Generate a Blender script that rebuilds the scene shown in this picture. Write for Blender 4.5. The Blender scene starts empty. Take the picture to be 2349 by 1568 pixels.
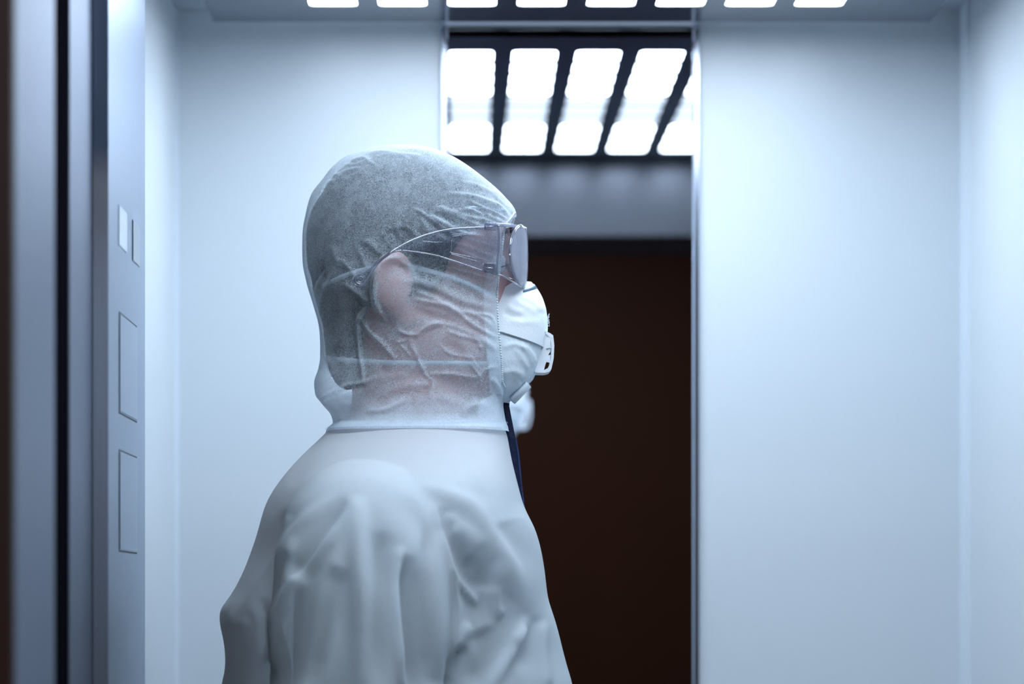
import bpy, bmesh, math, random
import numpy as np
from mathutils import Vector, Matrix
random.seed(5); rng = np.random.default_rng(5)
scn = bpy.context.scene
C = scn.collection
PI = math.pi

# ------------------------------------------------------------------ camera, world, exposure
FPX = 8092.0; VX, VY = 1062.0, 1370.0; CZ = 1.42      # focal length in px, vanishing point, eye height
cam_d = bpy.data.cameras.new('camera'); cam = bpy.data.objects.new('camera', cam_d); C.objects.link(cam)
cam.location = (0, 0, CZ); cam.rotation_euler = (PI/2, 0, 0)
cam_d.sensor_width = 36; cam_d.lens = FPX/2349*36
cam_d.shift_x = (1174.5-VX)/2349; cam_d.shift_y = (VY-784)/2349
cam_d.clip_start = .05; cam_d.clip_end = 50
cam_d.dof.use_dof = True; cam_d.dof.focus_distance = 3.385; cam_d.dof.aperture_fstop = 3.7
scn.camera = cam
w = bpy.data.worlds.new('world'); scn.world = w; w.use_nodes = True
w.node_tree.nodes['Background'].inputs[0].default_value = (.35, .5, .9, 1)
w.node_tree.nodes['Background'].inputs[1].default_value = 0.02
scn.view_settings.view_transform = 'Standard'; scn.view_settings.look = 'None'
scn.view_settings.gamma = 1; scn.view_settings.use_curve_mapping = False
scn.view_settings.exposure = 0.71
LIGHT = (.74, .86, 1.0); L_BRIGHT = 9.0; L_DIM = .85
scn.cycles.max_bounces = 14; scn.cycles.transparent_max_bounces = 24
scn.cycles.diffuse_bounces = 6; scn.cycles.glossy_bounces = 8; scn.cycles.transmission_bounces = 10
scn.cycles.caustics_reflective = False; scn.cycles.caustics_refractive = False
# added soft fill tilted at the person, with no visible lamp behind it
ld = bpy.data.lights.new('person_fill', 'AREA'); ld.shape = 'RECTANGLE'; ld.size = .9; ld.size_y = .5
ld.energy = 12; ld.color = (.62, .80, 1.0)
lo = bpy.data.objects.new('person_fill', ld); C.objects.link(lo); lo.location = (-.25, 1.35, 2.55)
lo.rotation_euler = (Vector((.1, 3.4, 1.45))-Vector(lo.location)).to_track_quat('-Z', 'Y').to_euler()
l2 = bpy.data.lights.new('corridor_wall_fill', 'AREA'); l2.shape = 'SQUARE'; l2.size = .5; l2.energy = 9; l2.color = (1, .86, .74)  # added unseen fill that lifts the dark brown corridor walls
lo2 = bpy.data.objects.new('corridor_wall_fill', l2); C.objects.link(lo2); lo2.location = (.1, -.2, 2.58)

# ------------------------------------------------------------------ helpers
def P(px, py, Y): return Vector(((px-VX)*Y/FPX, Y, CZ+(VY-py)*Y/FPX))
YP = 3.43; S = FPX/YP                                    # sagittal plane of the person, px per metre there
def X_(px): return (px-VX)/S
def Z_(py): return CZ+(VY-py)/S

def tag(o, label=None, cat=None, group=None, kind=None):
    if label: o['label'] = label
    if cat: o['category'] = cat
    if group: o['group'] = group
    if kind: o['kind'] = kind
    return o
def link(name, me, m=None, parent=None, smooth=False):
    if m is not None and not me.materials: me.materials.append(m)
    if smooth:
        me.polygons.foreach_set('use_smooth', [True]*len(me.polygons)); me.update()
    o = bpy.data.objects.new(name, me); C.objects.link(o)
    if parent: o.parent = parent
    return o
def mesh(verts, faces, name='m'):
    me = bpy.data.meshes.new(name); me.from_pydata([tuple(v) for v in verts], [], faces); me.update(); return me
def bm_mesh(bm):
    me = bpy.data.meshes.new('m'); bmesh.ops.recalc_face_normals(bm, faces=bm.faces); bm.to_mesh(me); bm.free(); return me
def empty(name, loc):
    o = bpy.data.objects.new(name, None); C.objects.link(o); o.location = loc; o.empty_display_size = .05; return o
def box_bm(bm, a, b, bev=0):
    g = bmesh.ops.create_cube(bm, size=1)
    a = Vector(a); b = Vector(b); c = (a+b)/2; d = b-a
    for v in g['verts']: v.co = Vector((v.co.x*d.x+c.x, v.co.y*d.y+c.y, v.co.z*d.z+c.z))
    if bev:
        es = list({e for v in g['verts'] for e in v.link_edges})
        bmesh.ops.bevel(bm, geom=es, offset=bev, segments=2, affect='EDGES')
def box(name, a, b, m, parent=None, bev=0):
    bm = bmesh.new(); box_bm(bm, a, b, bev); me = bm_mesh(bm)
    o = link(name, me, m, parent)
    if parent is not None and parent.type == 'EMPTY': o.location = -parent.location
    return o
def place(o, parent):                                     # geometry is written in world space
    o.parent = parent; o.location = -parent.matrix_world.translation if False else -abs_loc(parent)
    return o
def abs_loc(o):
    v = Vector((0, 0, 0))
    while o: v += o.location; o = o.parent
    return v
def tube_bm(bm, pts, rad, n=12, cap=True):
    pts = [Vector(p) for p in pts]; rings = []
    rads = rad if hasattr(rad, '__len__') else [rad]*len(pts)
    up = None
    for i, p in enumerate(pts):
        t = (pts[min(i+1, len(pts)-1)]-pts[max(i-1, 0)]).normalized()
        if up is None: up = t.orthogonal().normalized()
        up = (up-t*up.dot(t)).normalized(); s = t.cross(up)
        r = rads[i]; ra, rb = r if hasattr(r, '__len__') else (r, r)
        rings.append([bm.verts.new(p+up*ra*math.cos(2*PI*k/n)+s*rb*math.sin(2*PI*k/n)) for k in range(n)])
    for a, b in zip(rings, rings[1:]):
        for k in range(n): bm.faces.new((a[k], a[(k+1) % n], b[(k+1) % n], b[k]))
    if cap: bm.faces.new(rings[0][::-1]); bm.faces.new(rings[-1])
def ball_bm(bm, c, r, u=20, v=14, rot=None):
    g = bmesh.ops.create_uvsphere(bm, u_segments=u, v_segments=v, radius=1)
    for q in g['verts']:
        p = Vector((q.co.x*r[0], q.co.y*r[1], q.co.z*r[2]))
        if rot: p = rot @ p
        q.co = p+Vector(c)
def smooth_path(pts, n=8):
    pts = [Vector(p) for p in pts]; out = []
    for i in range(len(pts)-1):
        p0 = pts[max(i-1, 0)]; p1 = pts[i]; p2 = pts[i+1]; p3 = pts[min(i+2, len(pts)-1)]
        for k in range(n):
            t = k/n
            out.append(.5*((2*p1)+(p2-p0)*t+(2*p0-5*p1+4*p2-p3)*t*t+(3*p1-p0-3*p2+p3)*t**3))
    out.append(pts[-1]); return out
def pchip(xs, ys):
    xs = np.array(xs, float); ys = np.array(ys, float); h = np.diff(xs); d = np.diff(ys)/h
    m = np.zeros_like(xs)
    for i in range(1, len(xs)-1):
        if d[i-1]*d[i] > 0:
            w1 = 2*h[i]+h[i-1]; w2 = h[i]+2*h[i-1]; m[i] = (w1+w2)/(w1/d[i-1]+w2/d[i])
    m[0] = d[0]; m[-1] = d[-1]
    def f(x):
        x = np.clip(np.asarray(x, float), xs[0], xs[-1]); i = np.clip(np.searchsorted(xs, x)-1, 0, len(xs)-2)
        t = (x-xs[i])/h[i]
        return ((2*t**3-3*t**2+1)*ys[i]+(t**3-2*t**2+t)*h[i]*m[i]+(-2*t**3+3*t**2)*ys[i+1]+(t**3-t**2)*h[i]*m[i+1])
    return f

# ------------------------------------------------------------------ materials
def mat(name):
    m = bpy.data.materials.new(name); m.use_nodes = True
    return m, m.node_tree, m.node_tree.nodes['Principled BSDF']
def simple(name, col, rough=.5, metal=0, bump=0, scale=200, var=0, stretch=None, spec=.5, **kw):
    m, nt, b = mat(name); N = nt.nodes; Lk = nt.links
    b.inputs['Base Color'].default_value = (*col, 1); b.inputs['Roughness'].default_value = rough
    b.inputs['Metallic'].default_value = metal; b.inputs['Specular IOR Level'].default_value = spec
    for k, v in kw.items(): b.inputs[k.replace('_', ' ')].default_value = v
    tc = N.new('ShaderNodeTexCoord'); mp = N.new('ShaderNodeMapping'); Lk.new(tc.outputs['Object'], mp.inputs[0])
    if stretch: mp.inputs['Scale'].default_value = stretch
    no = N.new('ShaderNodeTexNoise'); no.inputs['Scale'].default_value = scale; no.inputs['Detail'].default_value = 4
    Lk.new(mp.outputs[0], no.inputs['Vector'])
    if var:
        mx = N.new('ShaderNodeMix'); mx.data_type = 'RGBA'; mx.inputs[6].default_value = (*[c*(1-var) for c in col], 1)
        mx.inputs[7].default_value = (*[min(1, c*(1+var)) for c in col], 1)
        Lk.new(no.outputs[0], mx.inputs[0]); Lk.new(mx.outputs[2], b.inputs['Base Color'])
    if bump:
        bp = N.new('ShaderNodeBump'); bp.inputs['Strength'].default_value = bump; bp.inputs['Distance'].default_value = .001
        Lk.new(no.outputs[0], bp.inputs['Height']); Lk.new(bp.outputs[0], b.inputs['Normal'])
    return m
def brushed(name, col, rough, aniso=.0, metal=1.0):
    m, nt, b = mat(name); N = nt.nodes; Lk = nt.links
    b.inputs['Metallic'].default_value = metal; b.inputs['Roughness'].default_value = rough
    b.inputs['Anisotropic'].default_value = aniso
    tc = N.new('ShaderNodeTexCoord'); mp = N.new('ShaderNodeMapping'); mp.inputs['Scale'].default_value = (900, 900, 6)
    Lk.new(tc.outputs['Object'], mp.inputs[0]); no = N.new('ShaderNodeTexNoise'); no.inputs['Scale'].default_value = 1
    no.inputs['Detail'].default_value = 3; Lk.new(mp.outputs[0], no.inputs['Vector'])
    mx = N.new('ShaderNodeMix'); mx.data_type = 'RGBA'; mx.inputs[6].default_value = (*[c*.80 for c in col], 1); mx.inputs[7].default_value = (*[min(1, c*1.1) for c in col], 1)
    Lk.new(no.outputs[0], mx.inputs[0]); Lk.new(mx.outputs[2], b.inputs['Base Color'])
    bp = N.new('ShaderNodeBump'); bp.inputs['Strength'].default_value = .12; bp.inputs['Distance'].default_value = .0004
    Lk.new(no.outputs[0], bp.inputs['Height']); Lk.new(bp.outputs[0], b.inputs['Normal'])
    return m
M_wall = simple('white_laminate', (.60, .65, .69), .37, bump=.02, scale=60, var=.01, spec=.95)
M_side = simple('white_laminate_side', (.64, .69, .73), .30, bump=.02, scale=60, var=.01, spec=.6)
M_trimw = simple('corner_profile', (.70, .76, .82), .5, scale=50, var=.01)
M_mirror = simple('mirror_glass', (.93, .95, .98), .0, metal=1, scale=5, var=.005)
M_bevel = simple('mirror_frame', (.72, .78, .90), .14, metal=1, scale=30, var=.01)
M_plate = simple('lacquered_plate', (.045, .065, .11), .16, metal=.0, scale=80, var=.02, spec=1.0, IOR=1.9)
M_ceil = simple('ceiling_white', (.45, .49, .55), .3, scale=20, var=.02)
M_steel = brushed('brushed_steel', (.41, .48, .59), .36)
M_steel_d = brushed('dark_steel', (.20, .24, .31), .42)
M_jamb = brushed('jamb_steel', (.25, .285, .36), .5)
M_header = brushed('brushed_header', (.055, .060, .070), .24, .0)
M_brown = simple('dark_brown_wall', (.045, .017, .012), .6, scale=6, var=.15, spec=.2)
M_black = simple('black_rubber', (.006, .006, .009), 1.0, scale=100, var=.1, spec=.0)
M_floor = simple('cabin_vinyl', (.16, .21, .205), .5, scale=150, var=.2)
M_dfloor = simple('corridor_floor', (.05, .045, .045), .5, scale=60, var=.2)
M_groove = simple('groove_dark', (.03, .04, .06), .5, scale=50, var=.05)
M_disp1 = simple('display_glare', (.62, .70, .80), .12, scale=50, var=.03)  # paler than its twin: a bright reflection put into the colour
M_disp2 = simple('display_grey', (.20, .26, .32), .10, scale=50, var=.03)
def emis(name, strength):
    m, nt, b = mat(name); b.inputs['Base Color'].default_value = (.9, .95, 1, 1)
    b.inputs['Emission Color'].default_value = (*LIGHT, 1); b.inputs['Emission Strength'].default_value = strength
    b.inputs['Roughness'].default_value = .4
    return m
M_em = [emis('lit_diffuser', L_BRIGHT), emis('lit_diffuser_soft', L_DIM)]

# nonwoven cloth: a web of white filaments with gaps between them; 'dens' is its opacity: layers, gathers and some fold shade
def cloth(name, col=(.88, .94, 1.0), base=0.0, gain=1.0, fib=.5, bump=.25, transl=.35, graz=.35, scale=650):
    m = bpy.data.materials.new(name); m.use_nodes = True; nt = m.node_tree; N = nt.nodes; Lk = nt.links
    N.clear(); out = N.new('ShaderNodeOutputMaterial')
    tc = N.new('ShaderNodeTexCoord')
    n1 = N.new('ShaderNodeTexNoise'); n1.inputs['Scale'].default_value = scale; n1.inputs['Detail'].default_value = 3
    n1.inputs['Distortion'].default_value = 2.2; Lk.new(tc.outputs['Object'], n1.inputs['Vector'])
    n2 = N.new('ShaderNodeTexNoise'); n2.inputs['Scale'].default_value = scale*.16; n2.inputs['Detail'].default_value = 4
    Lk.new(tc.outputs['Object'], n2.inputs['Vector'])
    # filaments: thin ridges of a distorted noise
    r1 = N.new('ShaderNodeMath'); r1.operation = 'SUBTRACT'; r1.inputs[1].default_value = .5; Lk.new(n1.outputs[0], r1.inputs[0])
    r2 = N.new('ShaderNodeMath'); r2.operation = 'ABSOLUTE'; Lk.new(r1.outputs[0], r2.inputs[0])
    r3 = N.new('ShaderNodeMapRange'); r3.inputs[1].default_value = 0; r3.inputs[2].default_value = .055
    r3.inputs[3].default_value = fib*.62; r3.inputs[4].default_value = -fib*.38; Lk.new(r2.outputs[0], r3.inputs[0])
    c2 = N.new('ShaderNodeMapRange'); c2.inputs[1].default_value = .3; c2.inputs[2].default_value = .7
    c2.inputs[3].default_value = -fib*.12; c2.inputs[4].default_value = fib*.12; Lk.new(n2.outputs[0], c2.inputs[0])
    at = N.new('ShaderNodeAttribute'); at.attribute_name = 'dens'
    a = N.new('ShaderNodeMath'); a.operation = 'MULTIPLY_ADD'; a.inputs[1].default_value = gain; a.inputs[2].default_value = base
    Lk.new(at.outputs['Fac'], a.inputs[0])
    a2 = N.new('ShaderNodeMath'); Lk.new(a.outputs[0], a2.inputs[0]); Lk.new(r3.outputs[0], a2.inputs[1])
    a3 = N.new('ShaderNodeMath'); Lk.new(a2.outputs[0], a3.inputs[0]); Lk.new(c2.outputs[0], a3.inputs[1])
    lw = N.new('ShaderNodeLayerWeight'); lw.inputs[0].default_value = .5
    pw = N.new('ShaderNodeMath'); pw.operation = 'POWER'; pw.inputs[1].default_value = 2.2; Lk.new(lw.outputs['Facing'], pw.inputs[0])
    gz = N.new('ShaderNodeMath'); gz.operation = 'MULTIPLY_ADD'; gz.inputs[1].default_value = graz; gz.use_clamp = True
    Lk.new(pw.outputs[0], gz.inputs[0]); Lk.new(a3.outputs[0], gz.inputs[2])
    bp = N.new('ShaderNodeBump'); bp.inputs['Strength'].default_value = bump; bp.inputs['Distance'].default_value = .0006
    Lk.new(n1.outputs[0], bp.inputs['Height'])
    df = N.new('ShaderNodeBsdfDiffuse'); df.inputs[0].default_value = (*col, 1); Lk.new(bp.outputs[0], df.inputs['Normal'])
    tl = N.new('ShaderNodeBsdfTranslucent'); tl.inputs[0].default_value = (*col, 1)
    mx = N.new('ShaderNodeMixShader'); mx.inputs[0].default_value = transl; Lk.new(df.outputs[0], mx.inputs[1]); Lk.new(tl.outputs[0], mx.inputs[2])
    tr = N.new('ShaderNodeBsdfTransparent'); tr.inputs[0].default_value = (.97, .985, 1, 1)
    mt = N.new('ShaderNodeMixShader'); Lk.new(gz.outputs[0], mt.inputs[0]); Lk.new(tr.outputs[0], mt.inputs[1]); Lk.new(mx.outputs[0], mt.inputs[2])
    Lk.new(mt.outputs[0], out.inputs[0])
    return m
M_hood = cloth('hood_nonwoven', col=(.80, .91, 1.0), fib=.68, graz=.55, scale=560)
M_suit = cloth('suit_nonwoven', col=(.87, .95, 1.0), base=0.0, fib=.08, transl=.48, graz=.3, bump=.15, scale=500)
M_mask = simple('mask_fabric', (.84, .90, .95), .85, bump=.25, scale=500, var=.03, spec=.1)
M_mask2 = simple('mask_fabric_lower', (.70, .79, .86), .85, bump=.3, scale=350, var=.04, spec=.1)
M_valve = simple('valve_plastic', (.84, .89, .95), .35, scale=40, var=.01)
M_strap = simple('elastic_strap', (.50, .57, .63), .8, scale=300, var=.05)
M_seam = simple('seam_thread', (.74, .83, .88), .8, scale=300, var=.05)
M_clip = simple('nose_clip', (.20, .28, .38), .35, metal=.6, scale=50, var=.05)
M_foam = simple('foam_tab', (.72, .80, .88), .6, scale=200, var=.02)
M_skin = simple('skin', (.55, .34, .33), .5, bump=.15, scale=400, var=.10, spec=.3)
M_skin.node_tree.nodes['Principled BSDF'].inputs['Subsurface Weight'].default_value = .15
M_skin.node_tree.nodes['Principled BSDF'].inputs['Subsurface Scale'].default_value = .01
M_hair = simple('dark_hair', (.022, .027, .042), .55, bump=.8, scale=300, var=.5, stretch=(1, 1, .25))
M_brow = simple('brow_hair', (.10, .05, .03), .6, scale=300, var=.2)
M_shirt = simple('grey_shirt', (.10, .115, .14), .9, bump=.3, scale=300, var=.15)
M_zip = simple('navy_zip_tape', (.006, .010, .040), .7, bump=.4, scale=800, var=.3, spec=.2)
M_teeth = simple('navy_zip_teeth', (.02, .045, .16), .35, scale=200, var=.1)
M_eye = simple('eyeball', (.75, .75, .78), .1, scale=50, var=.02)
M_iris = simple('iris', (.05, .03, .02), .1, scale=50, var=.1)
M_boot = simple('boot_rubber', (.05, .05, .06), .5, scale=80, var=.1)
def plastic(name, refl=.12, tint=(.96, .975, 1), haze=.0, ior=1.5):
    m = bpy.data.materials.new(name); m.use_nodes = True; nt = m.node_tree; N = nt.nodes; Lk = nt.links
    N.clear(); out = N.new('ShaderNodeOutputMaterial')
    tr = N.new('ShaderNodeBsdfTransparent'); tr.inputs[0].default_value = (*tint, 1)
    gl = N.new('ShaderNodeBsdfGlossy'); gl.inputs['Roughness'].default_value = .04
    fr = N.new('ShaderNodeLayerWeight'); fr.inputs[0].default_value = .35
    ma = N.new('ShaderNodeMath'); ma.operation = 'MULTIPLY_ADD'; ma.inputs[1].default_value = .75; ma.inputs[2].default_value = refl; ma.use_clamp = True
    Lk.new(fr.outputs['Fresnel'], ma.inputs[0])
    mx = N.new('ShaderNodeMixShader'); Lk.new(ma.outputs[0], mx.inputs[0]); Lk.new(tr.outputs[0], mx.inputs[1]); Lk.new(gl.outputs[0], mx.inputs[2])
    no = N.new('ShaderNodeTexNoise'); no.inputs['Scale'].default_value = 90
    mr = N.new('ShaderNodeMapRange'); mr.inputs[3].default_value = haze*.6; mr.inputs[4].default_value = haze*1.4; Lk.new(no.outputs[0], mr.inputs[0])
    df = N.new('ShaderNodeBsdfDiffuse'); df.inputs[0].default_value = (.72, .76, .95, 1)  # lilac haze also stands in for surroundings mirrored in the plastic
    tl = N.new('ShaderNodeBsdfTranslucent'); tl.inputs[0].default_value = (.72, .76, .95, 1)
    ms = N.new('ShaderNodeMixShader'); ms.inputs[0].default_value = .5; Lk.new(df.outputs[0], ms.inputs[1]); Lk.new(tl.outputs[0], ms.inputs[2])
    m2 = N.new('ShaderNodeMixShader'); Lk.new(mr.outputs[0], m2.inputs[0]); Lk.new(mx.outputs[0], m2.inputs[1]); Lk.new(ms.outputs[0], m2.inputs[2])
    Lk.new(m2.outputs[0], out.inputs[0]); return m
M_clear = plastic('clear_plastic', .03, haze=.02)
M_rim = plastic('clear_rim', .25, tint=(.90, .92, .99), haze=.10)
M_hinge = plastic('clear_hinge', .16, tint=(.93, .94, .99), haze=.03)
M_lens = plastic('clear_lens', .10, tint=(.95, .96, 1), haze=.20)

# ------------------------------------------------------------------ the setting
XL, XR = -.325, .566; YB = 4.0; YF = 2.80; ZC = CZ+.666; ZP = CZ+.6434
def st(name, a, b, m, bev=0): return tag(box(name, a, b, m, None, bev), kind='structure')
st('floor', (XL-.05, 2.62, -.06), (XR+.05, YB+.05, 0), M_floor)
st('ceiling', (XL-.05, YF, ZC), (XR+.05, YB+.05, ZC+.05), M_ceil)
MX0, MX1 = (1010-VX)*YB/FPX, (1606-VX)*YB/FPX
st('wall_back', (XL-.05, YB+.004, 0), (XR+.05, YB+.06, ZC), M_steel_d)
st('wall_back_panel_left', (XL, YB-.0, 0), (MX0, YB+.004, ZC), M_wall)
st('wall_back_panel_right', (MX1, YB-.0, 0), (XR, YB+.004, ZC), M_wall)
st('wall_left', (XL-.05, 3.10, 0), (XL, YB+.004, ZC), M_side)
st('wall_right', (XR, YF, 0), (XR+.05, YB+.004, ZC), M_side)
st('trim_1', (XL, YB-.008, 0), (XL+.003, YB, ZC), M_trimw)
st('trim_2', (XR-.003, YB-.06, 0), (XR, YB, ZC), M_trimw)
st('wall_left_return', (XL-.05, 2.916, 0), (XL, 3.10, ZC), M_jamb)
st('wall_front_header', (XL-.05, YF-.05, 1.953), (XR+.05, YF, ZC+.05), M_header)
st('wall_front_right', (XR+.0, 2.62, 0), (XR+.05, YF, ZC), M_steel)
# landing side
st('door_1', (XL-.12, 2.70, .01), (XL-.0005, 2.912, 1.953), M_black)
st('trim_3', (-.345, 2.46, 0), (-.312, 2.695, 1.99), M_jamb)
st('trim_4', (-.345, 2.42, 1.96), (XR+.10, 2.69, 2.02), M_steel_d)
st('trim_5', (XR+.03, 2.35, 0), (XR+.10, 2.59, 1.99), M_steel)
st('wall_landing_left', (-3.0, 2.443, 0), (-.345, 2.66, 2.6), M_brown)
st('wall_landing_left_edge', (-.345, 2.443, 0), (-.312, 2.4595, 2.02), M_brown)
st('wall_landing_right', (XR+.10, 2.36, 0), (3.0, 2.58, 2.6), M_brown)
st('wall_landing_top', (-.345, 2.36, 2.02), (XR+.10, 2.58, 2.6), M_brown)
st('wall_corridor_back', (-3.0, -1.6, 0), (3.0, -1.5, 2.6), M_brown)
st('wall_corridor_left', (-3.1, -1.6, 0), (-3.0, 2.58, 2.6), M_brown)
st('wall_corridor_right', (3.0, -1.6, 0), (3.1, 2.58, 2.6), M_brown)
st('floor_corridor', (-3.1, -1.6, -.06), (3.1, 2.62, 0), M_dfloor)
st('ceiling_corridor', (-3.1, -1.6, 2.6), (3.1, 2.60, 2.66), M_brown)
# mirror with a polished frame strip down each long side
mr = empty('wall_mirror', ((MX0+MX1)/2, YB, 0))
tag(mr, 'tall narrow mirror strip running up the middle of the white back wall', 'mirror')
fw = .0085
o = box('mirror_glass', (MX0+fw, YB-.002, .05), (MX1-fw, YB+.003, ZC-.003), M_mirror, mr)
for a, b, s in ((MX0, MX0+fw, 1), (MX1-fw, MX1, -1)):
    bm = bmesh.new(); y0, y1 = YB-.006, YB+.003
    prof = [(a, y1), (a, YB-.003), (a+.0018, y0), (b-.0018, y0), (b, YB-.003), (b, y1)]
    lo_ = [bm.verts.new((x, y, .05)) for x, y in prof]; hi_ = [bm.verts.new((x, y, ZC-.003)) for x, y in prof]
    for k in range(6): bm.faces.new((lo_[k], lo_[(k+1) % 6], hi_[(k+1) % 6], hi_[k]))
    bm.faces.new(lo_); bm.faces.new(hi_)
    e = link('frame_strip', bm_mesh(bm), M_bevel, mr); e.location = -mr.location

# ------------------------------------------------------------------ lit ceiling panel: slab with rounded cut-outs
px0, px1 = -.279, .522; py1 = YB-.055; py0 = YF+.035
cl = empty('ceiling_light_panel', ((px0+px1)/2, (py0+py1)/2, ZP))
tag(cl, 'dark glossy slab hung under the lift ceiling with rows of bright rounded light cut-outs', 'ceiling light')
pitch = 158.5*(5206/1355)/FPX; cw = 109.5*(5206/1355)/FPX; lx0 = (711-VX)*(5206/1355)/FPX
ly1 = YB-.162; nrow = 10; pr = (ly1-(YB-1.10))/nrow; ch = pr-.010
bm = bmesh.new()
gx0 = lx0-(pitch-cw)/2; gx1 = gx0+8*pitch; gy1 = ly1+.007; gy0 = gy1-nrow*pr
def rrect(cx, cy, w_, h_, r, n=5):
    out = []
    for k, (sx, sy) in enumerate(((1, 1), (-1, 1), (-1, -1), (1, -1))):
        for i in range(n):
            a = PI/2*k+PI/2*i/(n-1); out.append((cx+sx*(w_/2-r)+r*math.cos(a), cy+sy*(h_/2-r)+r*math.sin(a)))
    return out
def quad(x0, y0, x1, y1, z): bm.faces.new([bm.verts.new(p) for p in ((x0, y0, z), (x1, y0, z), (x1, y1, z), (x0, y1, z))])
for (a, b, c_, d) in ((px0, py0, px1, gy0), (px0, gy1, px1, py1), (px0, gy0, gx0, gy1), (gx1, gy0, px1, gy1)): quad(a, b, c_, d, ZP)
for j in range(nrow):
    for i in range(8):
        cx = gx0+(i+.5)*pitch; cy = gy1-(j+.5)*pr
        inner = rrect(cx, cy, cw, ch, .008)
        outer = []
        for k, (x, y) in enumerate(inner):
            q = k//5; i2 = k % 5; hx, hy = pitch/2, pr/2; sx, sy = ((1, 1), (-1, 1), (-1, -1), (1, -1))[q]
            if i2 == 2: outer.append((cx+sx*hx, cy+sy*hy))
            elif (i2 < 2) == (q % 2 == 0): outer.append((cx+sx*hx, y))
            else: outer.append((x, cy+sy*hy))
        vi = [bm.verts.new((*p, ZP)) for p in inner]; vo = [bm.verts.new((*p, ZP)) for p in outer]; vt = [bm.verts.new((*p, ZP+.0012)) for p in inner]
        for k in range(20):
            k2 = (k+1) % 20
            bm.faces.new((vi[k], vo[k], vo[k2], vi[k2])); bm.faces.new((vi[k], vi[k2], vt[k2], vt[k]))
for (a, b) in (((px0, py0), (px1, py0)), ((px1, py0), (px1, py1)), ((px1, py1), (px0, py1)), ((px0, py1), (px0, py0))):
    pass
quad(px0, py0, px1, py1, ZP+.008)
pl = link('slab', bm_mesh(bm), M_plate, cl); pl.location = -cl.location
bm = bmesh.new()
for a, b in (((px0, py0), (px1, py0+.002)), ((px1-.002, py0), (px1, py1)), ((px0, py1-.002), (px1, py1)), ((px0, py0), (px0+.002, py1))):
    box_bm(bm, (*a, ZP+.0003), (*b, ZP+.0078))
pb = link('edge_band', bm_mesh(bm), M_black, cl); pb.location = -cl.location
bm = bmesh.new()
vs = [bm.verts.new((x, y, 0)) for x, y in rrect(0, 0, cw+.002, ch+.002, .008)]; f = bm.faces.new(vs)
r = bmesh.ops.extrude_face_region(bm, geom=[f]); bmesh.ops.translate(bm, verts=[v for v in r['geom'] if isinstance(v, bmesh.types.BMVert)], vec=(0, 0, .003))
pane = bm_mesh(bm); panes = [pane, pane.copy()]; panes[0].materials.append(M_em[0]); panes[1].materials.append(M_em[1])
for j in range(nrow):
    cy = gy1-(j+.5)*pr; back = YB-cy
    for i in range(8):
        o = link('light_pane', panes[1 if .53 < back < .82 else 0], None, cl)
        o.location = Vector((gx0+(i+.5)*pitch, cy, ZP+.0008))-cl.location
M_strip = emis('edge_light', 2.2)
for a, b in (((px0+.06, py1-.046, ZP+.0083), (px1-.06, py1-.038, ZP+.0098)), ((px0+.030, py0+.06, ZP+.0083), (px0+.036, py1-.06, ZP+.0098)), ((px1-.036, py0+.06, ZP+.0083), (px1-.030, py1-.06, ZP+.0098))):
    box('edge_light', a, b, M_strip, cl)
for sx in (px0+.08, px1-.08):
    for yy in (py0+.12, py1-.12):
        bm = bmesh.new(); tube_bm(bm, [(sx, yy, ZP+.008), (sx, yy, ZC)], .006); h = link('hanger', bm_mesh(bm), M_steel, cl, True); h.location = -cl.location

# ------------------------------------------------------------------ control panel on the left wall
XC = XL+.014
cp = empty('lift_control_panel', (XC, 3.27, 0)); tag(cp, 'tall brushed steel control panel on the left lift wall with blank inset plates', 'control panel')
box('faceplate', (XL+.0005, 3.092, .25), (XC, 3.452, ZC-.01), M_steel, cp, .0012)
def inset(name, y0, y1, z0, z1, m, proud=.0012, slope=0):
    g = box('groove', (XC-.001, y0-.0016, z0-.0016), (XC+.0003, y1+.0016, z1+.0016), M_groove, cp, .0)
    o = box(name, (XC-.001, y0, z0), (XC+proud, y1, z1), m, cp, .0008); return o
M_inset = brushed('inset_steel', (.42, .49, .60), .31)
inset('cover_plate', 3.190, 3.360, 1.5880, 1.6770, M_inset)
inset('cover_plate', 3.190, 3.360, 1.4630, 1.5525, M_inset)
d1 = box('display', (XC-.001, 3.182, 1.7375), (XC+.0012, 3.256, 1.7745), M_disp1, cp, .0008); d1['label'] = 'display window with a bright reflection painted in'
d2 = box('display', (XC-.001, 3.316, 1.7365), (XC+.0012, 3.387, 1.7755), M_disp2, cp, .0008); d2['label'] = 'dark grey display window'
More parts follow.
